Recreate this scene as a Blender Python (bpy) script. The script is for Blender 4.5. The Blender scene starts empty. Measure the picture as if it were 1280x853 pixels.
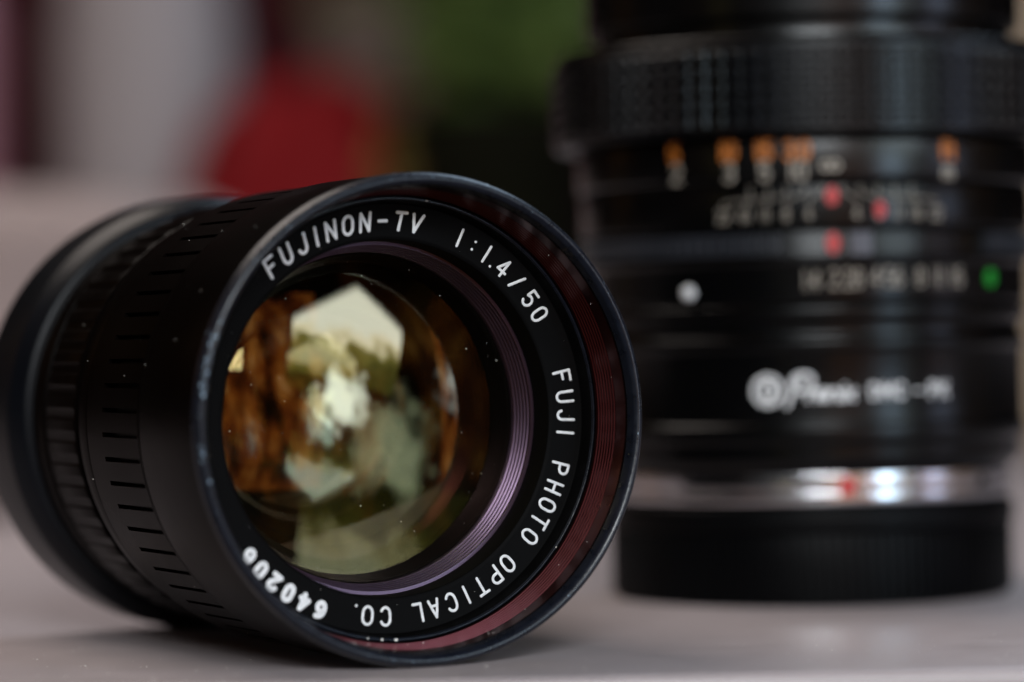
import bpy, bmesh, math, random
from mathutils import Vector, Matrix, noise

S = 0.001                      # everything below is written in millimetres
rnd = random.Random(7)
sc = bpy.context.scene
col = sc.collection
rad = math.radians

# ------------------------------------------------------------------ camera
CH = 31.25
cam_d = bpy.data.cameras.new('camera')
cam = bpy.data.objects.new('camera', cam_d)
col.objects.link(cam)
roll, pitch = 0.019, -0.002
fwd = Vector((0, math.cos(pitch), -math.sin(pitch)))
up0 = Vector((0, math.sin(pitch), math.cos(pitch)))
rt0 = Vector((1, 0, 0))
upv = up0 * math.cos(roll) + rt0 * math.sin(roll)
rtv = rt0 * math.cos(roll) - up0 * math.sin(roll)
M = Matrix((rtv, upv, -fwd)).transposed().to_4x4()
M.translation = Vector((0, 0, CH * S))
cam.matrix_world = M
cam_d.sensor_width = 36
cam_d.lens = 4207 / 1280 * 36
cam_d.clip_start = 0.01
cam_d.clip_end = 50
cam_d.dof.use_dof = True
cam_d.dof.focus_distance = 0.343
cam_d.dof.aperture_fstop = cam_d.lens / 13.0
cam_d.dof.aperture_blades = 7
cam_d.dof.aperture_rotation = 0.3
sc.camera = cam

# ------------------------------------------------------------------ world, lamps, exposure
w = bpy.data.worlds.new('World')
sc.world = w
w.use_nodes = True
nt = w.node_tree
bg = nt.nodes['Background']
tc = nt.nodes.new('ShaderNodeTexCoord')
mp = nt.nodes.new('ShaderNodeMapping')
mp.inputs['Scale'].default_value = (1.0, 1.0, 0.55)
nt.links.new(tc.outputs['Generated'], mp.inputs['Vector'])
n1 = nt.nodes.new('ShaderNodeTexNoise')
n1.inputs['Scale'].default_value = 3.4
n1.inputs['Detail'].default_value = 2.5
n1.inputs['Distortion'].default_value = 0.8
cr = nt.nodes.new('ShaderNodeValToRGB')
els = cr.color_ramp.elements
els[0].position, els[0].color = 0.53, (0.004, 0.0034, 0.003, 1)
els[1].position, els[1].color = 0.72, (1.6, 1.15, 0.62, 1)
e = els.new(0.585); e.color = (0.12, 0.045, 0.016, 1)
e = els.new(0.645); e.color = (0.50, 0.25, 0.07, 1)
n2 = nt.nodes.new('ShaderNodeTexNoise')
n2.inputs['Scale'].default_value = 2.2
cr2 = nt.nodes.new('ShaderNodeValToRGB')
k2 = cr2.color_ramp.elements
k2[0].position, k2[0].color = 0.38, (0.75, 1.0, 0.55, 1)
k2[1].position, k2[1].color = 0.60, (1.0, 0.72, 0.60, 1)
mu = nt.nodes.new('ShaderNodeMixRGB'); mu.blend_type = 'MULTIPLY'; mu.inputs[0].default_value = 1
nt.links.new(mp.outputs[0], n1.inputs['Vector'])
nt.links.new(mp.outputs[0], n2.inputs['Vector'])
nt.links.new(n1.outputs['Fac'], cr.inputs['Fac'])
nt.links.new(n2.outputs['Fac'], cr2.inputs['Fac'])
nt.links.new(cr.outputs['Color'], mu.inputs[1])
nt.links.new(cr2.outputs['Color'], mu.inputs[2])
nt.links.new(mu.outputs[0], bg.inputs['Color'])
bg.inputs['Strength'].default_value = 0.55


def area(name, loc, target, sx, sy, power, color, nodes=None, spread=180):
    d = bpy.data.lights.new(name, 'AREA')
    d.shape = 'RECTANGLE'
    d.size, d.size_y = sx * S, sy * S
    d.energy = power
    d.color = color
    d.spread = rad(spread)
    o = bpy.data.objects.new(name, d)
    col.objects.link(o)
    o.location = Vector(loc) * S
    o.rotation_euler = (Vector(target) - Vector(loc)).to_track_quat('-Z', 'Y').to_euler()
    if nodes:
        nodes(d)
    return o


def window_nodes(d):
    """daylight seen through a window: pale sky above, dark garden below"""
    d.use_nodes = True
    t = d.node_tree
    em = t.nodes['Emission']
    geo = t.nodes.new('ShaderNodeNewGeometry')
    sep = t.nodes.new('ShaderNodeSeparateXYZ')
    t.links.new(geo.outputs['Parametric'], sep.inputs[0])
    no = t.nodes.new('ShaderNodeTexNoise')
    no.inputs['Scale'].default_value = 5
    no.inputs['Detail'].default_value = 2
    t.links.new(geo.outputs['Parametric'], no.inputs['Vector'])
    ad = t.nodes.new('ShaderNodeMath'); ad.operation = 'MULTIPLY_ADD'
    ad.inputs[1].default_value = 0.5
    t.links.new(no.outputs['Fac'], ad.inputs[0])
    t.links.new(sep.outputs['Y'], ad.inputs[2])
    r = t.nodes.new('ShaderNodeValToRGB')
    k = r.color_ramp.elements
    k[0].position, k[0].color = 0.42, (0.04, 0.05, 0.015, 1)
    k[1].position, k[1].color = 0.80, (0.80, 0.95, 1.15, 1)
    a = k.new(0.60); a.color = (0.16, 0.17, 0.06, 1)
    a = k.new(0.68); a.color = (0.75, 0.80, 0.78, 1)
    t.links.new(ad.outputs[0], r.inputs['Fac'])
    t.links.new(r.outputs['Color'], em.inputs['Color'])
    # top masked to two made-up slopes, only to shape the window's reflection
    ab = t.nodes.new('ShaderNodeMath'); ab.operation = 'SUBTRACT'; ab.inputs[1].default_value = 0.56
    t.links.new(sep.outputs['X'], ab.inputs[0])
    a2 = t.nodes.new('ShaderNodeMath'); a2.operation = 'ABSOLUTE'
    t.links.new(ab.outputs[0], a2.inputs[0])
    a3 = t.nodes.new('ShaderNodeMath'); a3.operation = 'MULTIPLY_ADD'; a3.inputs[1].default_value = 0.75
    t.links.new(a2.outputs[0], a3.inputs[0])
    t.links.new(sep.outputs['Y'], a3.inputs[2])
    mr = t.nodes.new('ShaderNodeMapRange')
    mr.inputs[1].default_value, mr.inputs[2].default_value = 0.91, 1.0
    mr.inputs[3].default_value, mr.inputs[4].default_value = 1.0, 0.0
    t.links.new(a3.outputs[0], mr.inputs[0])
    t.links.new(mr.outputs[0], em.inputs['Strength'])


def dapple_nodes(d):
    """light that comes in broken up: soft towards its edges, blotchy inside"""
    d.use_nodes = True
    t = d.node_tree
    em = t.nodes['Emission']
    geo = t.nodes.new('ShaderNodeNewGeometry')
    no = t.nodes.new('ShaderNodeTexNoise')
    no.inputs['Scale'].default_value = 4
    no.inputs['Detail'].default_value = 3
    t.links.new(geo.outputs['Parametric'], no.inputs['Vector'])
    vm = t.nodes.new('ShaderNodeVectorMath'); vm.operation = 'DISTANCE'
    vm.inputs[1].default_value = (0.5, 0.5, 0)
    t.links.new(geo.outputs['Parametric'], vm.inputs[0])
    a = t.nodes.new('ShaderNodeMath'); a.operation = 'MULTIPLY_ADD'
    a.inputs[1].default_value = -1.1
    t.links.new(vm.outputs['Value'], a.inputs[0])
    t.links.new(no.outputs['Fac'], a.inputs[2])
    mr = t.nodes.new('ShaderNodeMapRange')
    mr.inputs[1].default_value, mr.inputs[2].default_value = 0.02, 0.30
    mr.inputs[3].default_value, mr.inputs[4].default_value = 0.0, 1.5
    t.links.new(a.outputs[0], mr.inputs[0])
    t.links.new(mr.outputs[0], em.inputs['Strength'])


def amber_patch_nodes(d):
    """amber, cream and brown noise patches, added for reflections in the glass"""
    d.use_nodes = True
    t = d.node_tree
    em = t.nodes['Emission']
    geo = t.nodes.new('ShaderNodeNewGeometry')
    mp_ = t.nodes.new('ShaderNodeMapping')
    mp_.inputs['Scale'].default_value = (1.2, 0.95, 1)
    mp_.inputs['Location'].default_value = (0.35, 0.2, 0)
    t.links.new(geo.outputs['Parametric'], mp_.inputs[0])
    no = t.nodes.new('ShaderNodeTexNoise')
    no.inputs['Scale'].default_value = 4.0
    no.inputs['Detail'].default_value = 3
    no.inputs['Distortion'].default_value = 0.25
    t.links.new(mp_.outputs[0], no.inputs['Vector'])
    r = t.nodes.new('ShaderNodeValToRGB')
    k = r.color_ramp.elements
    k[0].position, k[0].color = 0.40, (0.02, 0.008, 0.004, 1)
    k[1].position, k[1].color = 0.68, (1.9, 1.5, 0.95, 1)
    a = k.new(0.48); a.color = (0.30, 0.09, 0.03, 1)
    a = k.new(0.55); a.color = (0.60, 0.24, 0.06, 1)
    a = k.new(0.62); a.color = (1.1, 0.62, 0.22, 1)
    t.links.new(no.outputs['Fac'], r.inputs['Fac'])
    t.links.new(r.outputs['Color'], em.inputs['Color'])


wl_ = area('window_light', (625, -260, 280), (-8, 330, 20), 400, 340, 5.6, (0.90, 0.96, 1.0), window_nodes)
wl_.rotation_euler.rotate_axis('Z', rad(-16))
area('low_blue_light', (570, -265, 60), (30, 400, 40), 210, 240, 2.1, (0.56, 0.78, 1.0), dapple_nodes)  # added lamp for the highlight down the upright lens
area('side_blue_light', (900, 90, 90), (30, 400, 30), 300, 220, 0.9, (0.45, 0.68, 1.0), dapple_nodes)  # added lamp, widens the blue highlight on the mount ring
area('amber_reflection_panel', (330, -390, 90), (0, 340, 20), 420, 620, 1.1, (1.0, 0.85, 0.75), amber_patch_nodes)  # added glowing panel, gives the glass its amber reflections
area('side_reflection_panel', (790, 120, 60), (0, 340, 20), 200, 620, 0.6, (1.0, 0.85, 0.75), amber_patch_nodes)  # added glowing strip for an amber streak at the glass's right
area('key_light', (70, -420, 340), (0, 340, 20), 320, 200, 5.6, (0.90, 0.96, 1.0))  # added to light the lettering from outside the glass's reflections
area('sky_light', (330, 960, 760), (0, 380, 20), 420, 320, 3.0, (0.62, 0.80, 1.0))
area('room_light', (-700, -100, 420), (0, 360, 20), 240, 240, 0.15, (1.0, 0.62, 0.42), dapple_nodes)
area('background_light', (-230, 540, 480), (-105, 600, 0), 300, 300, 1.9, (1.0, 0.88, 0.80))  # added lamp, brightens the far objects and the table behind

sc.view_settings.view_transform = 'Standard'
sc.view_settings.look = 'None'
sc.view_settings.exposure = -0.15
sc.view_settings.gamma = 1.0
sc.cycles.use_denoising = True
sc.cycles.max_bounces = 10
sc.cycles.transparent_max_bounces = 16
sc.cycles.sample_clamp_indirect = 6

# ------------------------------------------------------------------ materials
def mat(name, base, rough=0.5, metal=0.0, spec=0.5, nscale=0, namp=0.0, rvar=0.0, bump=0.0, bscale=600,
        coat=0.0, sheen=0.0, tint=None):
    m = bpy.data.materials.new(name)
    m.use_nodes = True
    t = m.node_tree
    b = t.nodes['Principled BSDF']
    b.inputs['Base Color'].default_value = (*base, 1)
    b.inputs['Roughness'].default_value = rough
    b.inputs['Metallic'].default_value = metal
    b.inputs['Specular IOR Level'].default_value = spec
    b.inputs['Coat Weight'].default_value = coat
    b.inputs['Coat Roughness'].default_value = 0.15
    if tint:
        b.inputs['Specular Tint'].default_value = (*tint, 1)
    tcn = t.nodes.new('ShaderNodeTexCoord')
    if nscale:
        n = t.nodes.new('ShaderNodeTexNoise')
        n.inputs['Scale'].default_value = nscale
        n.inputs['Detail'].default_value = 6
        t.links.new(tcn.outputs['Object'], n.inputs['Vector'])
        mx = t.nodes.new('ShaderNodeMixRGB'); mx.blend_type = 'MIX'
        mx.inputs['Color1'].default_value = (*[c * (1 - namp) for c in base], 1)
        mx.inputs['Color2'].default_value = (*[min(1, c * (1 + namp)) for c in base], 1)
        t.links.new(n.outputs['Fac'], mx.inputs['Fac'])
        t.links.new(mx.outputs[0], b.inputs['Base Color'])
        if rvar:
            mr = t.nodes.new('ShaderNodeMapRange')
            mr.inputs[3].default_value = max(0.02, rough - rvar)
            mr.inputs[4].default_value = rough + rvar
            t.links.new(n.outputs['Fac'], mr.inputs[0])
            t.links.new(mr.outputs[0], b.inputs['Roughness'])
    if bump:
        n2 = t.nodes.new('ShaderNodeTexNoise')
        n2.inputs['Scale'].default_value = bscale
        n2.inputs['Detail'].default_value = 4
        t.links.new(tcn.outputs['Object'], n2.inputs['Vector'])
        bp = t.nodes.new('ShaderNodeBump')
        bp.inputs['Strength'].default_value = bump
        bp.inputs['Distance'].default_value = 0.0001
        t.links.new(n2.outputs['Fac'], bp.inputs['Height'])
        t.links.new(bp.outputs[0], b.inputs['Normal'])
    return m


def emis_free_glass(name, tint, refl, rough=0.0):
    """coated lens surface: mostly lets light through, reflects with the colour of its coating"""
    m = bpy.data.materials.new(name)
    m.use_nodes = True
    t = m.node_tree
    t.nodes.clear()
    out = t.nodes.new('ShaderNodeOutputMaterial')
    tr = t.nodes.new('ShaderNodeBsdfTransparent')
    tr.inputs[0].default_value = (0.93, 0.93, 0.88, 1)
    gl = t.nodes.new('ShaderNodeBsdfGlossy')
    gl.inputs[0].default_value = (*tint, 1)
    gl.inputs['Roughness'].default_value = rough
    lw = t.nodes.new('ShaderNodeLayerWeight')
    lw.inputs[0].default_value = 0.25
    mp = t.nodes.new('ShaderNodeMath'); mp.operation = 'MULTIPLY_ADD'
    mp.inputs[1].default_value = 0.26
    mp.inputs[2].default_value = refl
    t.links.new(lw.outputs['Fresnel'], mp.inputs[0])
    mp.use_clamp = True
    mix = t.nodes.new('ShaderNodeMixShader')
    t.links.new(mp.outputs[0], mix.inputs[0])
    t.links.new(tr.outputs[0], mix.inputs[1])
    t.links.new(gl.outputs[0], mix.inputs[2])
    t.links.new(mix.outputs[0], out.inputs[0])
    return m


M_BLACK = mat('black_anodised', (0.0018, 0.0010, 0.0008), 0.32, 0, 0.03, 70, 0.5, 0.12, 0.05, 2500)
M_BLACK2 = mat('black_satin', (0.0015, 0.0015, 0.0017), 0.25, 0, 0.22, 120, 0.3, 0.06, 0.03, 2000)
M_GLOSS = mat('black_gloss', (0.0015, 0.0015, 0.0017), 0.16, 0, 0.5, 120, 0.3, 0.05)
M_RIM = mat('worn_black_rim', (0.006, 0.008, 0.014), 0.30, 0, 0.42, 900, 0.6, 0.12, 0.2, 3000)
M_THREAD = mat('plum_anodised_thread', (0.075, 0.017, 0.019), 0.30, 0.9, 0.5, 150, 0.25, 0.08)
M_RIDGE = mat('purple_anodised_ridges', (0.070, 0.045, 0.070), 0.32, 0.85, 0.5, 150, 0.2, 0.05)
M_SATIN = mat('satin_black_metal', (0.0015, 0.0015, 0.0018), 0.26, 0, 0.33, 120, 0.3, 0.05)
M_FLANGE = mat('dull_black_flange', (0.002, 0.003, 0.005), 0.36, 0, 0.16, 60, 0.4, 0.1)
M_NAME = mat('matt_black_paint', (0.0018, 0.0017, 0.0018), 0.6, 0, 0.05, 400, 0.3)
M_MATT = mat('matt_black', (0.006, 0.006, 0.006), 0.75, 0, 0.25, 200, 0.4)
M_PAINT = mat('white_engraving', (0.80, 0.80, 0.82), 0.5, 0, 0.5, 1600, 0.40, 0, 0.3, 6000)
M_SCALE = mat('dimmed_white_paint', (0.33, 0.29, 0.24), 0.5)  # white paint darkened: the weaker light on these scales is in the colour
M_ORANGE = mat('orange_paint', (0.46, 0.13, 0.010), 0.5)
M_REDP = mat('red_paint', (0.46, 0.015, 0.015), 0.45)
M_GREENP = mat('green_paint', (0.012, 0.26, 0.025), 0.45)
M_CHROME = mat('brushed_steel', (0.60, 0.59, 0.61), 0.20, 1.0, 0.5, 200, 0.15, 0.05)
M_CAP = mat('black_plastic', (0.0015, 0.0015, 0.0018), 0.45, 0, 0.08, 150, 0.3, 0.05, 0.1, 3000)
M_RUBBER = mat('black_rubber', (0.0010, 0.0013, 0.0022), 0.28, 0, 0.26, 300, 0.3, 0.05)
M_DUST = mat('dust', (0.75, 0.72, 0.66), 0.8)

# ------------------------------------------------------------------ mesh helpers
def link(name, bm, m, parent=None, smooth=True, ang=32):
    for f in bm.faces:
        f.smooth = smooth
    if smooth:
        lim = rad(ang)
        for ed in bm.edges:
            if len(ed.link_faces) == 2 and ed.calc_face_angle(0) > lim:
                ed.smooth = False
    me = bpy.data.meshes.new(name)
    bm.to_mesh(me)
    bm.free()
    me.transform(Matrix.Scale(S, 4))
    me.materials.append(m)
    o = bpy.data.objects.new(name, me)
    col.objects.link(o)
    if parent:
        o.parent = parent
    return o


def rounded(profile, r=0.25, n=3):
    """round the corners of an (r, z) profile"""
    out = [profile[0]]
    for i in range(1, len(profile) - 1):
        p0, p, p1 = (Vector(profile[i - 1]), Vector(profile[i]), Vector(profile[i + 1]))
        a, b = p0 - p, p1 - p
        la, lb = a.length, b.length
        if la < 1e-6 or lb < 1e-6:
            continue
        if a.angle(b) > rad(170):
            out.append(tuple(p)); continue
        k = min(r, la * 0.4, lb * 0.4)
        q0, q1 = p + a / la * k, p + b / lb * k
        for j in range(n + 1):
            t = j / n
            out.append(tuple(q0 * (1 - t) ** 2 + p * 2 * t * (1 - t) + q1 * t * t))
    out.append(profile[-1])
    return out


def lathe(profile, n=192, closed=False, mod=None):
    """profile of (r, z); mod(i_profile, angle) may change the radius"""
    bm = bmesh.new()
    rings = []
    angs = mod[0] if mod else [2 * math.pi * k / n for k in range(n)]
    for i, (r, z) in enumerate(profile):
        if r < 1e-5:
            rings.append([bm.verts.new((0, 0, z))])
            continue
        ring = []
        for k, a in enumerate(angs):
            rr, zz = (mod[1](i, k, r, z) if mod else (r, z))
            ring.append(bm.verts.new((rr * math.sin(a), -rr * math.cos(a), zz)))
        rings.append(ring)
    nn = len(angs)
    pairs = list(zip(rings, rings[1:])) + ([(rings[-1], rings[0])] if closed else [])
    for A, B in pairs:
        for k in range(nn):
            a0, a1 = A[k % len(A)], A[(k + 1) % len(A)]
            b0, b1 = B[k % len(B)], B[(k + 1) % len(B)]
            vs = []
            for v in (a0, a1, b1, b0):
                if v not in vs:
                    vs.append(v)
            if len(vs) > 2:
                bm.faces.new(vs)
    bmesh.ops.recalc_face_normals(bm, faces=bm.faces)
    return bm


# --- routed single-line lettering -----------------------------------
def arc(cx, cy, rx, ry, a0, a1, n=10):
    return [(cx + rx * math.cos(rad(a0 + (a1 - a0) * i / n)), cy + ry * math.sin(rad(a0 + (a1 - a0) * i / n))) for i in range(n + 1)]


G = {   # strokes in a box: x -0.3..0.3, y 0..1
    'F': [[(-.28, 0), (-.28, 1), (.28, 1)], [(-.28, .53), (.16, .53)]],
    'U': [[(-.28, 1), (-.28, .3)] + arc(0, .3, .28, .3, 180, 360) + [(.28, 1)]],
    'J': [[(.22, 1), (.22, .28)] + arc(-.04, .28, .26, .28, 0, -170)],
    'I': [[(0, 0), (0, 1)]],
    'N': [[(-.28, 0), (-.28, 1), (.28, 0), (.28, 1)]],
    'O': [arc(0, .65, .29, .35, 0, 180) + arc(0, .35, .29, .35, 180, 360) + [(.29, .65)]],
    '-': [[(-.24, .5), (.24, .5)]],
    'T': [[(-.3, 1), (.3, 1)], [(0, 1), (0, 0)]],
    'V': [[(-.3, 1), (0, 0), (.3, 1)]],
    '1': [[(0, 0), (0, 1)]],
    ':': [[(0, .72), (0, .73)], [(0, .24), (0, .25)]],
    '.': [[(0, .04), (0, .05)]],
    '4': [[(.1, 0), (.1, 1), (-.3, .3), (.3, .3)]],
    '/': [[(-.22, 0), (.22, 1)]],
    '5': [[(.24, 1), (-.22, 1), (-.25, .55)] + arc(-.02, .32, .28, .31, 125, -150)],
    '0': [arc(0, .68, .26, .32, 0, 180) + arc(0, .32, .26, .32, 180, 360) + [(.26, .68)]],
    'P': [[(-.26, 0), (-.26, 1)] + arc(.02, .74, .26, .26, 90, -90) + [(-.26, .48)]],
    'H': [[(-.27, 0), (-.27, 1)], [(.27, 0), (.27, 1)], [(-.27, .5), (.27, .5)]],
    'C': [arc(0, .66, .28, .34, 25, 180) + arc(0, .34, .28, .34, 180, 335)],
    'A': [[(-.3, 0), (0, 1), (.3, 0)], [(-.18, .34), (.18, .34)]],
    'L': [[(-.24, 1), (-.24, 0), (.26, 0)]],
    '2': [arc(0, .72, .27, .28, 165, -20) + [(-.28, 0), (.28, 0)]],
    '6': [[(.2, .97)] + arc(.05, .45, .32, .48, 95, 180) + arc(0, .3, .27, .3, 180, 540)],
    '3': [arc(0, .74, .25, .26, 150, -90, 8) + arc(0, .25, .28, .26, 90, -150, 8)],
    '7': [[(-.27, 1), (.27, 1), (-.05, 0)]],
    '8': [arc(0, .75, .23, .25, -90, 270) , arc(0, .26, .28, .26, 90, 450)],
    '8i': [arc(-.28, .5, .28, .25, 0, 360), arc(.28, .5, .28, .25, 180, 540)],
    'D': [[(-.27, 0), (-.27, 1)] + arc(-.1, .5, .38, .5, 90, -90) + [(-.27, 0)]],
    'M': [[(-.32, 0), (-.32, 1), (0, .35), (.32, 1), (.32, 0)]],
    'K': [[(-.26, 0), (-.26, 1)], [(.27, 1), (-.26, .4)], [(-.05, .6), (.28, 0)]],
    'S': [arc(0, .74, .26, .26, 40, 250, 9) + arc(0, .26, .27, .26, 80, -140, 9)],
    'h': [[(-.2, 0), (-.1, .95)], [(-.17, .35)] + arc(0, .38, .17, .2, 150, 0, 6) + [(.17, 0)]],
    'e': [[(-.2, .3), (.2, .3)] + arc(0, .3, .2, .28, 0, 310, 10)],
    'n': [[(-.18, 0), (-.16, .55)], [(-.17, .35)] + arc(0, .36, .18, .2, 150, 0, 6) + [(.18, 0)]],
    'i': [[(0, 0), (.02, .55)], [(.04, .82), (.04, .83)]],
    'x': [[(-.18, 0), (.2, .56)], [(-.16, .56), (.18, 0)]],
    'p': [[(-.3, -.1), (.0, .95)], arc(.12, .72, .42, .3, 200, -80, 12) + [(0, .42)]],
    'f': [[(0, 0), (0, .85)] + arc(.16, .8, .16, .2, 180, 60, 5), [(-.14, .58), (.18, .58)]],
    't': [[(0, .9), (0, .15)] + arc(.15, .15, .15, .15, 180, 280, 5), [(-.15, .6), (.17, .6)]],
    'm': [[(-.3, 0), (-.3, .58)], [(-.3, .4)] + arc(-.15, .4, .15, .18, 160, 0, 5) + [(0, 0)], [(0, .4)] + arc(.15, .4, .15, .18, 160, 0, 5) + [(.3, 0)]],
}


def tube(bm, pts, nrm, wd, ht):
    """round-ended stroke lying on a surface: pts (Vector), nrm (surface normal per point)"""
    n = len(pts)
    rings = []
    K = 8
    T = []
    for i in range(n):
        t = (pts[min(i + 1, n - 1)] - pts[max(i - 1, 0)])
        T.append(t.normalized() if t.length > 1e-9 else Vector((1, 0, 0)))
    seq = []
    for q in (-1.0, -0.7, -0.3):       # rounded start
        seq.append((pts[0] + T[0] * q * wd * 0.5, nrm[0], T[0], math.sqrt(max(0.0, 1 - q * q)) + .02))
    for i in range(n):
        seq.append((pts[i], nrm[i], T[i], 1.0))
    for q in (0.3, 0.7, 1.0):
        seq.append((pts[-1] + T[-1] * q * wd * 0.5, nrm[-1], T[-1], math.sqrt(max(0.0, 1 - q * q)) + .02))
    for (p, nn, t, s) in seq:
        b = t.cross(nn).normalized()
        ring = []
        for k in range(K):
            a = 2 * math.pi * k / K
            ring.append(bm.verts.new(p + b * math.cos(a) * wd / 2 * s + nn * math.sin(a) * ht * s))
        rings.append(ring)
    for A, B in zip(rings, rings[1:]):
        for k in range(K):
            bm.faces.new((A[k], A[(k + 1) % K], B[(k + 1) % K], B[k]))
    bm.faces.new(rings[0][::-1]); bm.faces.new(rings[-1])


def subdiv(st, step=0.12):
    out = [st[0]]
    for a, b in zip(st, st[1:]):
        L = math.hypot(b[0] - a[0], b[1] - a[1])
        k = max(1, int(L / step))
        # keep corners crisp: one point very near each corner
        for j in range(1, k + 1):
            out.append((a[0] + (b[0] - a[0]) * j / k, a[1] + (b[1] - a[1]) * j / k))
    return out


def glyphs(bm, items, surf, h, wd, ht=0.05, slant=0.0, wx=1.0):
    """items: (char, u, v) with u,v surface coordinates of the glyph's base centre in mm; surf(u,v)->(point, normal)"""
    for ch, u, v, rot in items:
        c, s = math.cos(rot), math.sin(rot)
        for st in G[ch]:
            segs = [st]
            # split at sharp corners so that each stroke keeps its round ends
            cut = []
            for i in range(1, len(st) - 1):
                a = Vector((st[i][0] - st[i - 1][0], st[i][1] - st[i - 1][1]))
                b = Vector((st[i + 1][0] - st[i][0], st[i + 1][1] - st[i][1]))
                if a.length > 1e-6 and b.length > 1e-6 and a.angle(b) > rad(50):
                    cut.append(i)
            if cut:
                idx = [0] + cut + [len(st) - 1]
                segs = [st[i:j + 1] for i, j in zip(idx, idx[1:])]
            for sg in segs:
                P, N = [], []
                for x, y in subdiv(sg):
                    x = (x * wx + slant * (y - .5)) * h + rnd.uniform(-.004, .004) * h
                    y = (y - .5) * h
                    x, y = x * c - y * s, x * s + y * c
                    p, nn = surf(u + x, v + y)
                    P.append(p); N.append(nn)
                tube(bm, P, N, wd, ht)


def cyl_surf(R):
    def f(u, v):
        a = u / R
        return Vector((R * math.sin(a), -R * math.cos(a), v)), Vector((math.sin(a), -math.cos(a), 0))
    return f


def empty(name, loc, label, cat, group=None):
    o = bpy.data.objects.new(name, None)
    col.objects.link(o)
    o.location = Vector(loc) * S
    o['label'] = label
    o['category'] = cat
    if group:
        o['group'] = group
    return o


def tag(o, label, cat=None, group=None, kind=None):
    o['label'] = label
    if cat: o['category'] = cat
    if group: o['group'] = group
    if kind: o['kind'] = kind
    return o

# ------------------------------------------------------------------ table top and backdrop
def slab(x0, x1, y0, y1, z0, z1, bev=1.0, seg=4):
    bm = bmesh.new()
    bmesh.ops.create_cube(bm, size=1)
    for v in bm.verts:
        v.co = Vector((x0 if v.co.x < 0 else x1, y0 if v.co.y < 0 else y1, z0 if v.co.z < 0 else z1))
    if bev:
        bmesh.ops.bevel(bm, geom=bm.edges[:], offset=bev, segments=seg, profile=0.5, affect='EDGES')
    return bm


M_TABLE = mat('grey_laminate', (0.395, 0.343, 0.348), 0.34, 0, 0.45, 160, 0.09, 0.07, 0.12, 1400)
tt = link('tabletop', slab(-600, 600, 318.6, 1150, -22, 0, 1.0), M_TABLE)
tag(tt, 'smooth pale grey tabletop under both lenses', kind='structure')
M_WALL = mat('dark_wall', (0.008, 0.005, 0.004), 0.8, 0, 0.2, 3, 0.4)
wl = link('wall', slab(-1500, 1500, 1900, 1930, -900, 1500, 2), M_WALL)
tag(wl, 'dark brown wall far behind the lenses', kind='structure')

bm = bmesh.new()
for k in range(420):
    x_, y_ = rnd.uniform(-70, 90), 319.5 + 110 * rnd.random() ** 1.6
    s_ = rnd.choice((.03, .04, .05, .08))
    m4 = Matrix.Translation(Vector((x_, y_, .01))) @ Matrix.Rotation(rnd.uniform(0, 3), 4, 'Z') @ Matrix.Diagonal((s_ * rnd.choice((1, 1, 3)), s_, s_ * .6, 1))
    bmesh.ops.create_icosphere(bm, subdivisions=1, radius=1, matrix=m4)
o = link('table_dust', bm, M_DUST)
tag(o, 'fine specks of dust scattered over the grey tabletop', 'dust', kind='stuff')

# ------------------------------------------------------------------ front lens (lying on its side)
TH = 0.465
RF, RR, LEN = 24.3, 24.5, 66.0
C0 = Vector((-8.38, 330.0, 24.35))
Nn = Vector((math.sin(TH), -math.cos(TH), -(RR - RF) / LEN)).normalized()
Ux = Vector((math.cos(TH), math.sin(TH), 0))
Vy = Nn.cross(Ux).normalized()
front = empty('camera_lens', (0, 0, 0), 'black vintage lens lying on its side with amber glass and white lettering round it', 'lens')
mm = Matrix((Ux, Vy, Nn)).transposed().to_4x4()
mm.translation = C0 * S
front.matrix_world = mm
# local frame: +Z out of the glass, +Y up, z = -d

prof = rounded([(22.9, -1.6), (23.25, -0.45), (23.75, 0.0), (24.3, -0.7), (24.3, -15.7), (23.5, -16.0), (23.5, -16.6)], 0.35)
link('front_barrel', lathe(prof, 256), M_BLACK, front)
# worn bright edge of the rim
rim = link('rim_edge', lathe(rounded([(22.95, -1.3), (23.2, -0.3), (23.7, 0.07), (24.18, -0.35), (24.36, -1.1)], 0.3), 256), M_RIM, front)
# filter thread: fine grooves running in from the rim
tp = [(22.92, -1.5)]
z = -1.7
r = 22.9
tp += [(22.82, -3.2)]
z, r = -3.3, 22.82
while z > -6.6:
    tp += [(r, z), (r - 0.02, z - 0.20), (r + 0.20, z - 0.27), (r + 0.20, z - 0.40)]
    z -= 0.47
    r -= 0.055
tp += [(22.35, -6.9), (22.7, -7.0), (22.7, -7.5)]
link('filter_thread', lathe(tp, 224), M_THREAD, front, ang=20)
# name ring: lip, groove, sloping lettered face, inner wall
nr = rounded([(22.9, -7.5), (22.25, -7.5), (22.2, -6.95), (21.95, -6.8), (21.75, -7.3), (21.6, -8.7), (18.3, -8.95), (17.95, -9.1), (17.9, -12.4)], 0.12)
name_ring = link('name_ring', lathe(nr, 256), M_NAME, front)
lip = link('lip', lathe(rounded([(22.26, -7.2), (22.24, -6.93), (22.05, -6.76), (21.86, -6.95)], 0.1), 256), M_RIM, name_ring)
# ridged retaining ring
rp = [(17.95, -12.3)]
zz, r_ = -12.35, 17.56
for k in range(6):
    rp += [(r_, zz), (r_ - 0.02, zz - 0.32), (r_ + 0.06, zz - 0.40), (r_ - 0.02, zz - 0.46)]
    zz -= 0.50
    r_ -= 0.125
rp += [(16.9, zz), (16.9, zz - 0.3)]
link('ridged_ring', lathe(rp, 224), M_RIDGE, front, ang=18)
ZG = zz - 0.02     # edge of the front glass


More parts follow.
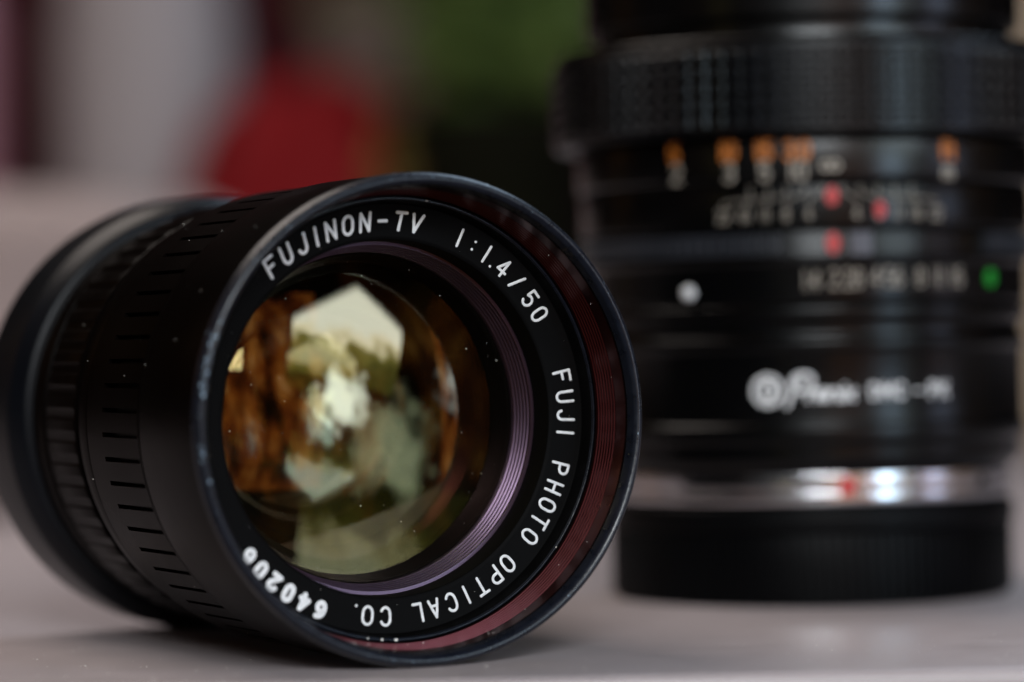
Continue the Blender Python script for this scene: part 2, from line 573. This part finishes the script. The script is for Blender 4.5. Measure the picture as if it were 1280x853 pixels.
def cap_bm(r, z_edge, R, n=96, rings=22, sign=1):
    """spherical cap, bulging to +Z when sign > 0"""
    sag0 = R - math.sqrt(R * R - r * r)
    p = []
    for i in range(rings + 1):
        q = r * i / rings
        s = R - math.sqrt(R * R - q * q)
        p.append((q, z_edge + sign * (sag0 - s)))
    return lathe(p, n)


M_G1 = emis_free_glass('amber_coated_glass', (0.62, 0.49, 0.30), 0.105, 0.014)
M_G2 = emis_free_glass('yellow_coated_glass', (0.58, 0.43, 0.23), 0.10, 0.03)
M_G3 = emis_free_glass('grey_coated_glass', (0.45, 0.43, 0.36), 0.12, 0.08)
link('front_glass', cap_bm(16.84, ZG, 60.0), M_G1, front, ang=60)
tubep = [(16.88, ZG - 0.3), (16.6, ZG - 0.6), (16.2, ZG - 5), (13.4, ZG - 8.8), (11.7, ZG - 9.3), (11.5, ZG - 16), (9.5, ZG - 16.4), (9.2, ZG - 22), (0, ZG - 22.1)]
M_TUBE = mat('inner_barrel_black', (0.0015, 0.0013, 0.001), 0.85, 0, 0.06, 200, 0.3)
link('inner_barrel', lathe(rounded(tubep, 0.15), 160), M_TUBE, front)
link('second_glass', cap_bm(13.2, ZG - 9.0, 38.0, sign=1), M_G2, front, ang=60)
link('rear_surface', cap_bm(16.2, ZG - 3.6, 78.0, sign=-1), emis_free_glass('olive_coated_glass', (0.24, 0.20, 0.10), 0.07), front, ang=60)  # concave reflector added for the pale patch low in the glass
link('third_glass', cap_bm(11.0, ZG - 13.5, 34.0, sign=-1), M_G3, front, ang=60)


# slotted ring -------------------------------------------------------
def slotted(R, z0, z1, s0, s1, count, depth, width):
    a = []
    fl = []
    for k in range(count):
        c = 2 * math.pi * (k + .5) / count + math.pi / 2
        hw = width / R / 2
        g = 2 * math.pi / count
        a += [c - hw, c - hw + 0.0006, c + hw - 0.0006, c + hw, c + g * .35, c + g * .65]
        fl += [0, 1, 1, 0, 0, 0]
    rows = [(R - 0.9, z0 + .5, 0), (R - 0.15, z0 + .15, 0), (R, z0, 0), (R, s0 + .001, 0), (R, s0, 1), (R, s1, 1), (R, s1 - .001, 0), (R, z1, 0), (R - 0.2, z1 - .15, 0), (R - 1.6, z1 - .2, 0)]
    def f(i, k, r, z):
        return (r - depth if (rows[i][2] and fl[k]) else r), z
    bm = lathe([(q[0], q[1]) for q in rows], mod=(a, f))
    return bm


link('slotted_ring', slotted(24.05, -16.6, -31.6, -16.9, -27.0, 60, 0.9, 0.5), M_BLACK, front, ang=25)


def knurled(R, z0, z1, count, depth, duty=0.55, ch=0.25, inner=1.2):
    a, fl = [], []
    g = 2 * math.pi / count
    for k in range(count):
        c = g * k
        a += [c, c + g * duty * .9, c + g * (duty * .9 + .1), c + g * .92]
        fl += [0, 0, 1, 1]
    rows = [(R - inner, z0), (R - depth - .05, z0), (R - .08, z0 - ch * .4), (R, z0 - ch), (R, z1 + ch), (R - .08, z1 + ch * .4), (R - depth - .05, z1), (R - inner, z1)]
    def f(i, k, r, z):
        if 2 <= i <= 5 and fl[k]:
            return R - depth, z
        return r, z
    return lathe(rows, mod=(a, f))


link('step_ring', lathe(rounded([(21.6, -31.6), (21.9, -31.8), (21.9, -33.6), (23.3, -33.9), (23.3, -36.4), (22.2, -36.9), (22.2, -38.2)], .2), 192), M_BLACK, front)
link('knurled_ring', knurled(23.2, -38.2, -47.5, 60, 0.14, .5, .4), M_BLACK, front, ang=25)
link('groove_ring', lathe(rounded([(21.6, -47.4), (21.7, -48.0), (21.7, -50.0), (22.5, -50.3), (22.5, -53.6), (22.2, -54.0)], .2), 192), M_BLACK, front)
link('rear_flange', lathe(rounded([(21.0, -54.0), (23.2, -54.2), (24.5, -56.6), (24.5, -65.2), (23.8, -66.0), (18.0, -66.0), (17.5, -64), (0.0, -64)], .5), 192), M_FLANGE, front)


# lettering on the sloping face of the name ring -----------------------
def ring_surf(u, v):
    """u: angle in degrees (90 = top, counter-clockwise) packed as arc length at r=19.9, v: radial offset"""
    a = u / 19.9
    r = 19.9 + v
    zf = -8.7 - (21.6 - r) / 3.3 * 0.25
    nrm = Vector((-math.cos(a) * .075, -math.sin(a) * .075, 1)).normalized()
    return Vector((r * math.cos(a), r * math.sin(a), zf)), nrm


def ring_text(name, items, h=1.78, wd=0.285, slant=0.0, r=19.85, wx=1.0, ht=0.04):
    bm = bmesh.new()
    its = []
    for it in items:
        ch, a = it[0], it[1]
        dr = it[2] if len(it) > 2 else 0
        # local x of the glyph runs clockwise
        its.append((ch, a, dr))
    for ch, a, dr in its:
        def sf(u, v, a=a, dr=dr):
            ar = rad(a) * 19.9 - u * 19.9 / r
            return ring_surf(ar, v + (r - 19.9) + dr)
        glyphs(bm, [(ch, 0, 0, 0)], sf, h, wd, ht, slant, wx)
    bmesh.ops.recalc_face_normals(bm, faces=bm.faces)
    return link(name, bm, M_PAINT, name_ring, ang=80)


# angles were read off the photograph on this ring
A = [('F', 129.5), ('U', 123.6), ('J', 117.8), ('I', 113.0), ('N', 108.1), ('O', 102.5), ('N', 97.0), ('-', 91.4), ('T', 85.8), ('V', 80.6)]
ring_text('lettering', A, slant=0.16, wd=0.33)
B = [('1', 65.9), (':', 60.9), ('1', 56.0), ('.', 53.0), ('4', 49.2), ('/', 43.2), ('5', 36.6), ('0', 31.1)]
ring_text('lettering', B, slant=0.0)
ring_text('lettering', [('F', 11.1), ('U', 5.0), ('J', -0.7), ('I', -5.7)])
ring_text('lettering', [('P', -16.4), ('H', -22.4), ('O', -28.1), ('T', -33.4), ('O', -39.0)])
ring_text('lettering', [('O', -49.7), ('P', -55.0), ('T', -60.5), ('I', -65.8), ('C', -71.1), ('A', -76.8), ('L', -82.3)])
ring_text('lettering', [('C', -92.7), ('O', -98.4), ('.', -102.4)])
ring_text('serial_number', [('6', -113.2), ('4', -118.7), ('0', -124.0), ('2', -129.3), ('0', -134.6), ('6', -139.9)], h=1.50, wd=0.54, r=20.45)

# dust and chips -------------------------------------------------------
bm = bmesh.new()
def speck(p, s):
    m4 = Matrix.Translation(p) @ Matrix.Diagonal((s * rnd.uniform(.7, 1.5), s * rnd.uniform(.7, 1.5), s * .4, 1))
    bmesh.ops.create_icosphere(bm, subdivisions=1, radius=1, matrix=m4)
sagc = lambda q: ZG + (60 - math.sqrt(60 ** 2 - 16.84 ** 2)) - (60 - math.sqrt(60 ** 2 - q * q))
for k in range(70):
    q = 16.2 * math.sqrt(rnd.random()); a = rnd.uniform(0, 2 * math.pi)
    speck(Vector((q * math.cos(a), q * math.sin(a), sagc(q) + .01)), rnd.choice((.018, .022, .026, .03, .05)))
for k in range(26):
    q = rnd.uniform(18.4, 21.5); a = rnd.uniform(0, 2 * math.pi)
    speck(Vector((q * math.cos(a), q * math.sin(a), -8.7 - (21.6 - q) / 3.3 * .25 + .01)), rnd.uniform(.012, .03))
for a, s in ((81, .12), (-92, .2), (-96, .12), (-38, .07), (-100, .08)):
    a = rad(a)
    speck(Vector((22.05 * math.cos(a), 22.05 * math.sin(a), -6.75)), s)
for k in range(16):
    a = rnd.uniform(-2.4, 1.6); s = rnd.uniform(.03, .06); zq = rnd.uniform(-6, -1.5)
    q = 22.9 + (zq + 1.5) * .1
    speck(Vector((q * math.cos(a), q * math.sin(a), zq)), s)
for k in range(14):
    a = rnd.uniform(2.0, 4.4); zq = rnd.uniform(-40, -3)
    speck(Vector((24.3 * math.cos(a), 24.3 * math.sin(a), zq)), rnd.uniform(.03, .06))
dust = link('dust', bm, M_DUST, front)
dust['kind'] = 'stuff'
# paint chips along the near side of the rim
bm = bmesh.new()
M_CHIP = mat('bare_metal_chip', (0.26, 0.34, 0.42), 0.4, 0.6)
for k in range(34):
    a = rad(rnd.choice((rnd.gauss(162, 3.5), rnd.gauss(171, 2.5), rnd.gauss(190, 3.5))))
    q = rnd.uniform(23.55, 24.05)
    m4 = Matrix.Translation(Vector((q * math.cos(a), q * math.sin(a), 0.02 if q < 23.8 else -.15))) @ Matrix.Rotation(a, 4, 'Z') @ Matrix.Diagonal((rnd.uniform(.05, .12), rnd.uniform(.08, .35), .05, 1))
    bmesh.ops.create_icosphere(bm, subdivisions=1, radius=1, matrix=m4)
for k in range(46):
    a = rnd.uniform(0, 2 * math.pi)
    q = rnd.choice((rnd.uniform(23.5, 23.85), rnd.uniform(24.2, 24.36)))
    zq = .03 if q < 24 else -.9
    m4 = Matrix.Translation(Vector((q * math.cos(a), q * math.sin(a), zq))) @ Matrix.Rotation(a + rnd.uniform(-.4, .4), 4, 'Z') @ Matrix.Diagonal((rnd.uniform(.015, .04), rnd.uniform(.03, .22), .03, 1))
    bmesh.ops.create_icosphere(bm, subdivisions=1, radius=1, matrix=m4)
for k in range(24):
    a = 2 * math.pi * (rnd.randrange(60) + .5) / 60 + rnd.choice((-1, 1)) * .011
    m4 = Matrix.Translation(Vector((24.03 * math.sin(a), -24.03 * math.cos(a), rnd.uniform(-26.5, -17)))) @ Matrix.Diagonal((.025, .025, rnd.uniform(.04, .25), 1))
    bmesh.ops.create_icosphere(bm, subdivisions=1, radius=1, matrix=m4)
link('paint_chips', bm, M_CHIP, front)['kind'] = 'stuff'

# ------------------------------------------------------------------ rear lens (standing on its cap)
rear = empty('camera_lens', (36.9, 421, 0), 'larger black lens standing upright on its rear cap with orange and white scales', 'lens')

# rear cap with fine vertical ribs
cap = link('rear_cap', knurled(24.9, 8.6, 0.5, 120, 0.35, .55, .3, 3.0), M_CAP, rear, ang=25)
link('cap_collar', lathe(rounded([(20, 11.9), (24.6, 11.9), (25.15, 11.3), (25.15, 8.9), (24.5, 8.55), (22, 8.55)], .3), 160), M_CAP, cap)
link('cap_base', lathe(rounded([(22.0, 0.9), (24.3, 0.75), (24.3, 0.0), (0, 0.0)], .3), 120), M_CAP, cap)
mount = link('mount_ring', lathe(rounded([(22, 11.9), (24.5, 11.95), (24.75, 12.5), (24.75, 13.35), (24.5, 13.5), (24.5, 13.75), (24.75, 13.9), (24.75, 15.6), (24.4, 16.0), (22, 16.0)], .15), 192), M_CHROME, rear)


def disc_on_cyl(name, R, a, z, w_, h_, m, parent, ht=.12, n=20):
    bm = bmesh.new()
    sf = cyl_surf(R)
    u0 = rad(a) * R
    top = []
    for k in range(n):
        t = 2 * math.pi * k / n
        top.append((u0 + math.cos(t) * w_ / 2, z + math.sin(t) * h_ / 2))
    A_ = [bm.verts.new(sf(*q)[0] + sf(*q)[1] * ht) for q in top]
    B_ = [bm.verts.new(sf(*q)[0] - sf(*q)[1] * .2) for q in top]
    bm.faces.new(A_)
    for k in range(n):
        bm.faces.new((A_[k], B_[k], B_[(k + 1) % n], A_[(k + 1) % n]))
    bmesh.ops.recalc_face_normals(bm, faces=bm.faces)
    return link(name, bm, m, parent, smooth=False)


disc_on_cyl('mount_index', 24.75, 5.2, 14.2, 1.9, 2.2, M_REDP, mount, .3)
disc_on_cyl('screw', 24.75, 52, 14.0, 1.4, 1.4, M_BLACK2, mount, .1)
# lower barrel with flat nameplate band
lower = link('lower_barrel', lathe(rounded([(23, 16.0), (25.6, 16.1), (26.3, 17.4), (26.3, 19.3), (26.9, 19.7), (26.9, 21.3), (26.55, 21.6), (26.55, 30.2), (27.0, 30.5), (27.0, 31.6), (26.4, 32.0), (26.4, 33.6), (27.2, 34.0), (27.2, 35.3), (26.8, 35.7), (25, 35.7)], .25), 192), M_BLACK2, rear)


def cyl_text(name, R, items, h, wd, m, parent, ht=.05, slant=0, wx=1.0):
    """items: (char, angle in degrees, z of glyph centre)"""
    bm = bmesh.new()
    glyphs(bm, [(c, rad(a) * R, z, 0) for c, a, z in items], cyl_surf(R), h, wd, ht, slant, wx)
    bmesh.ops.recalc_face_normals(bm, faces=bm.faces)
    return link(name, bm, m, parent, ang=80)


# emblem: ring with a bird-like curl inside
bm = bmesh.new()
sf = cyl_surf(26.55)
u0, v0 = rad(-15.3) * 26.55, 25.6
def stroke(pts, wd=.32):
    P = [sf(u0 + x, v0 + y) for x, y in pts]
    tube(bm, [p[0] for p in P], [p[1] for p in P], wd, .05)
stroke(arc(0, 0, 1.65, 1.65, 0, 360, 36), .55)
stroke(arc(-.1, 0, .85, .95, -80, 80, 12), .5)
stroke([(-.45, -.95), (-.45, .95)], .5)
bmesh.ops.recalc_face_normals(bm, faces=bm.faces)
link('emblem', bm, M_PAINT, lower, ang=80)
cyl_text('lettering', 26.55, [('p', -7.6, 25.75)], 3.4, .5, M_PAINT, lower, slant=.2, wx=.9)
cyl_text('lettering', 26.55, [('h', -3.6, 25.45), ('e', -.9, 25.45), ('n', 1.7, 25.45), ('i', 3.8, 25.45), ('x', 5.9, 25.45)], 2.1, .42, M_PAINT, lower, slant=.2, wx=1.4)
cyl_text('lettering', 26.55, [('D', 12.2, 25.35), ('M', 15.6, 25.35), ('C', 19.2, 25.35), ('-', 24.0, 25.3), ('P', 28.8, 25.35), ('K', 32.2, 25.35)], 1.6, .34, M_PAINT, lower, wx=1.1)
bm = bmesh.new()
pp = cyl_surf(27.2)(rad(-35.6) * 27.2, 37.3)
bmesh.ops.create_uvsphere(bm, u_segments=20, v_segments=12, radius=0.85, matrix=Matrix.Translation(pp[0]))
link('white_dot', bm, M_PAINT, rear)  # plain white bead standing on the barrel
# aperture ring: numbered band and knurled band
ap = link('aperture_ring', lathe(rounded([(25, 35.7), (27.0, 35.75), (27.2, 36.1), (27.2, 40.3), (27.6, 40.7), (27.6, 41.2), (26.9, 41.3), (26.9, 44.2), (25, 44.3)], .2), 192), M_BLACK2, rear)
N_ = [('1', -5.2, 38.5), ('.', -4.1, 38.5), ('4', -2.6, 38.5), ('2', 1.9, 38.6), ('2', 5.3, 38.6), ('.', 6.6, 38.6), ('8', 8.0, 38.6), ('4', 12.6, 38.7), ('5', 16.0, 38.7), ('.', 17.2, 38.7), ('6', 18.6, 38.7),
      ('8', 24.6, 38.7), ('1', 29.2, 38.7), ('1', 30.8, 38.7), ('1', 34.6, 38.7), ('6', 36.8, 38.7)]
cyl_text('aperture_numbers', 27.2, N_, 2.1, .24, M_SCALE, ap, wx=.8)
disc_on_cyl('auto_mark', 27.2, 49, 38.55, 2.0, 2.1, M_GREENP, ap, .05)
# knurl blocks of the aperture ring, with a flat gap where the index sits
M_KN = mat('aperture_knurl', (0.022, 0.024, 0.030), 0.35, 0, 0.5, 200, .3, .05)
bm = bmesh.new()
a = -180.0
while a < 180:
    if not (-11 < a < 47):
        hw = rad(1.15)
        pts = []
        for zq in (41.5, 44.0):
            for (t, rr) in ((-hw, 26.8), (-hw * .8, 28.1), (hw * .8, 28.1), (hw, 26.8)):
                aa = rad(a) + t
                pts.append(bm.verts.new((rr * math.sin(aa), -rr * math.cos(aa), zq)))
        for q in range(3):
            bm.faces.new((pts[q], pts[q + 1], pts[q + 5], pts[q + 4]))
        bm.faces.new(pts[:4]); bm.faces.new(pts[4:])
    a += 3.0
bmesh.ops.recalc_face_normals(bm, faces=bm.faces)
link('knurl', bm, M_KN, ap, smooth=False)
disc_on_cyl('aperture_index', 26.9, 1.9, 42.8, 1.6, 2.4, M_REDP, ap, .35)
bm = bmesh.new()
for (a0, a1, z0_, z1_) in ((6.2, 11.5, 41.4, 44.1),):
    g_ = [[], []]
    for q in range(7):
        aa = rad(a0 + (a1 - a0) * q / 6)
        for zi, zq in enumerate((z0_, z1_)):
            g_[zi].append([bm.verts.new((rr * math.sin(aa), -rr * math.cos(aa), zq)) for rr in (26.5, 27.5)])
    for q in range(6):
        a_, b_ = g_[0], g_[1]
        bm.faces.new((a_[q][1], a_[q + 1][1], b_[q + 1][1], b_[q][1]))
        bm.faces.new((a_[q][0], a_[q + 1][0], a_[q + 1][1], a_[q][1]))
        bm.faces.new((b_[q][0], b_[q + 1][0], b_[q + 1][1], b_[q][1]))
    for q in (0, 6):
        bm.faces.new((g_[0][q][0], g_[0][q][1], g_[1][q][1], g_[1][q][0]))
bmesh.ops.recalc_face_normals(bm, faces=bm.faces)
link('index_tab', bm, mat('satin_grey', (.07, .07, .085), .4, .3), ap)

# depth-of-field scale ring
dr = link('depth_scale_ring', lathe(rounded([(25, 44.3), (27.6, 44.4), (28.0, 44.8), (28.0, 49.6), (27.4, 49.9), (25, 49.9)], .2), 192), M_BLACK2, rear)
its = []
for s_ in (-1, 1):
    for ch, da in (('4', 5.8), ('8', 11.2), ('1', 15.6), ('1', 16.9), ('1', 20.2), ('6', 21.8), ('2', 25.8), ('2', 27.6)):
        its.append((ch, 1.8 + s_ * da if ch not in '126' or da < 15 else 1.8 + s_ * da, 46.2))
cyl_text('depth_numbers', 28.0, its, 1.4, .2, M_SCALE, dr, wx=.8)
bm = bmesh.new()
sf = cyl_surf(28.0)
for s_ in (-1, 1):
    for k, da in enumerate((5.8, 11.2, 16.3, 21.0, 26.7)):
        # leader line: rises from the number, bends and runs up to the ring's edge closer to the index
        tgt = 1.8 + s_ * (2.2 + k * 4.4)
        P2 = [(rad(1.8 + s_ * da) * 28, 47.3), (rad(1.8 + s_ * da) * 28, 47.7), (rad(tgt) * 28, 49.0 - k * .22), (rad(tgt) * 28, 49.5)]
        for p_, q_ in zip(P2, P2[1:]):
            L_ = max(2, int(math.hypot(p_[0] - q_[0], p_[1] - q_[1]) / .6) + 1)
            Q = [sf(p_[0] + (q_[0] - p_[0]) * j / L_, p_[1] + (q_[1] - p_[1]) * j / L_) for j in range(L_ + 1)]
            tube(bm, [x[0] for x in Q], [x[1] for x in Q], .14, .04)
bmesh.ops.recalc_face_normals(bm, faces=bm.faces)
link('depth_lines', bm, M_SCALE, dr, ang=80)
disc_on_cyl('focus_index', 28.0, 1.6, 48.3, 1.5, 2.2, M_REDP, dr, .15)
disc_on_cyl('infrared_mark', 28.0, 13.3, 46.6, 1.3, 2.0, M_REDP, dr, .12)
# distance ring
di = link('distance_ring', lathe(rounded([(25, 49.9), (27.9, 50.0), (28.4, 50.4), (28.4, 55.0), (27.6, 55.4), (25, 55.5)], .25), 192), M_SATIN, rear)
cyl_text('feet_numbers', 28.4, [('5', -37.6, 53.9), ('1', -24.6, 53.8), ('0', -22.4, 53.8), ('1', -15.8, 53.8), ('5', -13.6, 53.8), ('3', -8.4, 53.7), ('0', -4.8, 53.7), ('f', 30.4, 53.6), ('t', 32.8, 53.6)], 2.0, .5, M_ORANGE, di, wx=.95)
cyl_text('metre_numbers', 28.4, [('2', -37.0, 51.4), ('3', -23.0, 51.3), ('5', -14.3, 51.3), ('1', -8.0, 51.3), ('0', -5.6, 51.3), ('8i', 1.3, 51.8), ('m', 31.6, 51.3)], 2.0, .36, M_SCALE, di, wx=1.0)


# rubber focusing grip: rows of square studs
def stud_grip(R, z0, z1, ncol, nrow, hgt):
    bm = bmesh.new()
    body = lathe(rounded([(27, z0), (R - .1, z0), (R, z0 + .3), (R, z1 - .3), (R - .1, z1), (27, z1)], .2), 176)
    me_ = bpy.data.meshes.new('tmp'); body.to_mesh(me_); body.free(); bm.from_mesh(me_); bpy.data.meshes.remove(me_)
    pitch_z = (z1 - z0 - 1.4) / nrow
    g = 2 * math.pi / ncol
    for i in range(nrow):
        zc = z0 + .7 + pitch_z * (i + .5)
        for k in range(ncol):
            ac = g * k
            ring0, ring1 = [], []
            for (sx, sy) in ((-1, -1), (1, -1), (1, 1), (-1, 1)):
                a0 = ac + sx * g * .42
                ring0.append(bm.verts.new(((R - .05) * math.sin(a0), -(R - .05) * math.cos(a0), zc + sy * pitch_z * .42)))
                a1 = ac + sx * g * .24
                ring1.append(bm.verts.new(((R + hgt) * math.sin(a1), -(R + hgt) * math.cos(a1), zc + sy * pitch_z * .24)))
            for q in range(4):
                bm.faces.new((ring0[q], ring0[(q + 1) % 4], ring1[(q + 1) % 4], ring1[q]))
            bm.faces.new(ring1)
    return bm


link('rubber_grip', stud_grip(31.1, 55.6, 66.4, 92, 5, .34), M_RUBBER, rear, smooth=False)
link('front_rim', lathe(rounded([(27, 66.4), (30.5, 66.5), (30.7, 66.8), (30.5, 67.1), (25.8, 67.3), (25.8, 69.3), (26.8, 69.5), (27.0, 69.8), (27.0, 82), (27.2, 82.4), (27.2, 86), (25.6, 86), (25.4, 80), (0, 79)], .25), 192), M_SATIN, rear)

# ------------------------------------------------------------------ things far out of focus behind
def cloth_sheet(x0, x1, z0, z1, y, folds, amp, seed, nx=160, nz=24, thick=2.0):
    bm = bmesh.new()
    V = []
    for s_ in (0, 1):
        for j in range(nz + 1):
            row = []
            for i in range(nx + 1):
                x = x0 + (x1 - x0) * i / nx
                zq = z0 + (z1 - z0) * j / nz
                t = i / nx * folds * 2 * math.pi
                dy = amp * math.sin(t + .8 * math.sin(t * .37 + seed)) + amp * .4 * noise.noise(Vector((i * .05, j * .08, seed)))
                row.append(bm.verts.new((x, y + dy + s_ * thick, zq)))
            V.append(row)
    nr_ = nz + 1
    for s_ in (0, 1):
        for j in range(nz):
            for i in range(nx):
                q = (V[s_ * nr_ + j][i], V[s_ * nr_ + j][i + 1], V[s_ * nr_ + j + 1][i + 1], V[s_ * nr_ + j + 1][i])
                bm.faces.new(q if s_ == 0 else q[::-1])
    for j in range(nz):
        for i in (0, nx):
            bm.faces.new((V[j][i], V[j + 1][i], V[nr_ + j + 1][i], V[nr_ + j][i]))
    for i in range(nx):
        for j in (0, nz):
            bm.faces.new((V[j][i], V[nr_ + j][i], V[nr_ + j][i + 1], V[j][i + 1]))
    bmesh.ops.recalc_face_normals(bm, faces=bm.faces)
    return bm


M_MAROON = mat('maroon_cloth', (0.090, 0.018, 0.022), 0.8, 0, .2, 30, .3)
cu = link('curtain', cloth_sheet(-420, -20, -300, 420, 1500, 9, 14, 2.0), M_MAROON)
tag(cu, 'dark maroon curtain hanging behind the pale upright shapes', 'curtain')


def vase(name, x, y, z0, prof_, m, label, cat):
    bm = lathe(rounded(prof_, 2.0), 64)
    o = link(name, bm, m)
    o.location = Vector((x, y, z0)) * S
    return tag(o, label, cat)


M_WHITE = mat('pale_glaze', (0.32, 0.285, 0.29), 0.7, 0, .4, 20, .1)
M_PINK = mat('pink_glaze', (0.42, 0.20, 0.24), 0.5, 0, .4, 20, .1)
vase('jar', -118, 1100, 0, [(0, 0), (20, 0), (28, 6), (29, 135), (27, 150), (26, 175), (22, 175), (22, 20), (0, 18)], M_WHITE, 'tall pale grey jar standing far behind the lying lens', 'jar')
vase('pink_jar', -186, 1100, 0, [(0, 0), (14, 0), (19, 6), (19, 140), (15, 155), (15, 180), (12, 180), (12, 20), (0, 18)], M_PINK, 'blurred pink jar at the left edge beside the tall pale one', 'jar')


def cushion(sx, sy, sz, seed, n=24, lump=.06):
    bm = bmesh.new()
    bmesh.ops.create_cube(bm, size=2)
    bmesh.ops.subdivide_edges(bm, edges=bm.edges[:], cuts=n, use_grid_fill=True)
    for v in bm.verts:
        c = v.co
        d = Vector((abs(c.x) ** 5, abs(c.y) ** 5, abs(c.z) ** 5))
        s_ = (d.x + d.y + d.z) ** (1 / 5)
        c2 = c / s_ * 1.0
        w_ = 1 + lump * noise.noise(c * 1.7 + Vector((seed, 0, 0)))
        v.co = Vector((c2.x * sx, c2.y * sy, c2.z * sz)) * w_
    return bm


M_RED = mat('red_cloth', (0.20, 0.004, 0.006), 0.75, 0, .2, 40, .2)
o = link('cushion', cushion(25, 24, 62, 3.1, lump=.35), M_RED); o.location = Vector((-84, 1060, 54)) * S; o.rotation_euler = (0.1, 0.42, 0.3)
tag(o, 'bright red soft cushion glowing behind the top of the lying lens', 'cushion')
M_CREAM = mat('pale_pink_cloth', (0.27, 0.215, 0.205), 0.8, 0, .2, 30, .1)
o = link('folded_cloth', cushion(80, 60, 33, 5.0), M_CREAM); o.location = Vector((-136, 720, 33)) * S
tag(o, 'pale pink folded cloth lying behind the left end of the lying lens', 'cloth')
M_OCHRE = mat('ochre_wicker', (0.30, 0.20, 0.05), 0.7, 0, .2, 60, .4)
o = vase('basket', -45, 1150, 0, [(0, 0), (20, 0), (24, 8), (26, 108), (29, 112), (26, 114), (22, 108), (21, 10), (0, 8)], M_OCHRE, 'ochre basket between the red cushion and the dark plant pot', 'basket')
M_TAN = mat('tan_card', (0.14, 0.10, 0.08), 0.8, 0, .2, 20, .2)
o = link('box', slab(-70, -34, 1240, 1275, 0, 170, 2), M_TAN)
tag(o, 'tall dull tan box behind the ochre basket', 'box')

# potted plant
plant = empty('potted_plant', (-6, 1050, 0), 'leafy green plant in a dark pot between the two lenses', 'plant')
M_POT = mat('dark_pot', (0.006, 0.006, 0.003), 0.8, 0, .04, 20, .3)
link('pot', lathe(rounded([(0, 0), (20, 0), (27, 92), (30, 92), (30, 106), (26, 106), (25, 96), (0, 94)], 1.5), 64), M_POT, plant)
M_STEM = mat('stem_green', (0.05, 0.07, 0.02), 0.6)
M_LEAF = mat('leaf_green', (0.27, 0.38, 0.11), 0.5, 0, .4, 60, .35)


def leaf_mesh():
    bm = bmesh.new()
    rows = []
    for i in range(9):
        t = i / 8
        wv = 11 * math.sin(math.pi * min(1, t * .95 + .04)) ** .8
        zc = -8 * t * t
        rows.append([bm.verts.new((sx * wv, t * 46, zc + abs(sx) * 2.5)) for sx in (-1, -.5, 0, .5, 1)])
    for A_, B_ in zip(rows, rows[1:]):
        for k in range(4):
            bm.faces.new((A_[k], A_[k + 1], B_[k + 1], B_[k]))
    bmesh.ops.solidify(bm, geom=bm.faces[:], thickness=.5)
    return bm


leaf0 = link('leaf', leaf_mesh(), M_LEAF, plant)
bm = bmesh.new()
spots = []
for k in range(22):
    a = k * 2.4 + rnd.uniform(-.3, .3)
    lean = rnd.uniform(.1, .5)
    hh = rnd.uniform(40, 80)
    base = Vector((rnd.uniform(-8, 8), rnd.uniform(-8, 8), 94))
    pts = [base + Vector((math.cos(a) * lean * hh * t * t, math.sin(a) * lean * hh * t * t, hh * t)) for t in (0, .25, .5, .75, 1)]
    tube(bm, pts, [Vector((math.cos(a + 1.57), math.sin(a + 1.57), 0))] * 5, 2.0, 1.0)
    for t in (1, 2, 3, 4, 4):
        spots.append((pts[t], a + rnd.uniform(-1.6, 1.6)))
link('stem', bm, M_STEM, plant)
for i, (p, a) in enumerate(spots):
    lf = leaf0 if i == 0 else leaf0.copy()
    if i:
        col.objects.link(lf)
        lf.parent = plant
    lf.location = p * S
    lf.rotation_euler = (rnd.uniform(-.3, 1.3), rnd.uniform(-.5, .5), a)
    lf.scale = [rnd.uniform(.6, .95)] * 3

M_BEIGE = mat('beige_glaze', (0.40, 0.33, 0.25), 0.6, 0, .3, 20, .1)
vase('beige_jar', 160, 900, 0, [(0, 0), (22, 0), (26, 6), (26, 118), (20, 128), (16, 128), (16, 20), (0, 18)], M_BEIGE, 'pale beige jar just showing past the right side of the upright lens', 'jar')
print('built', len(sc.objects))
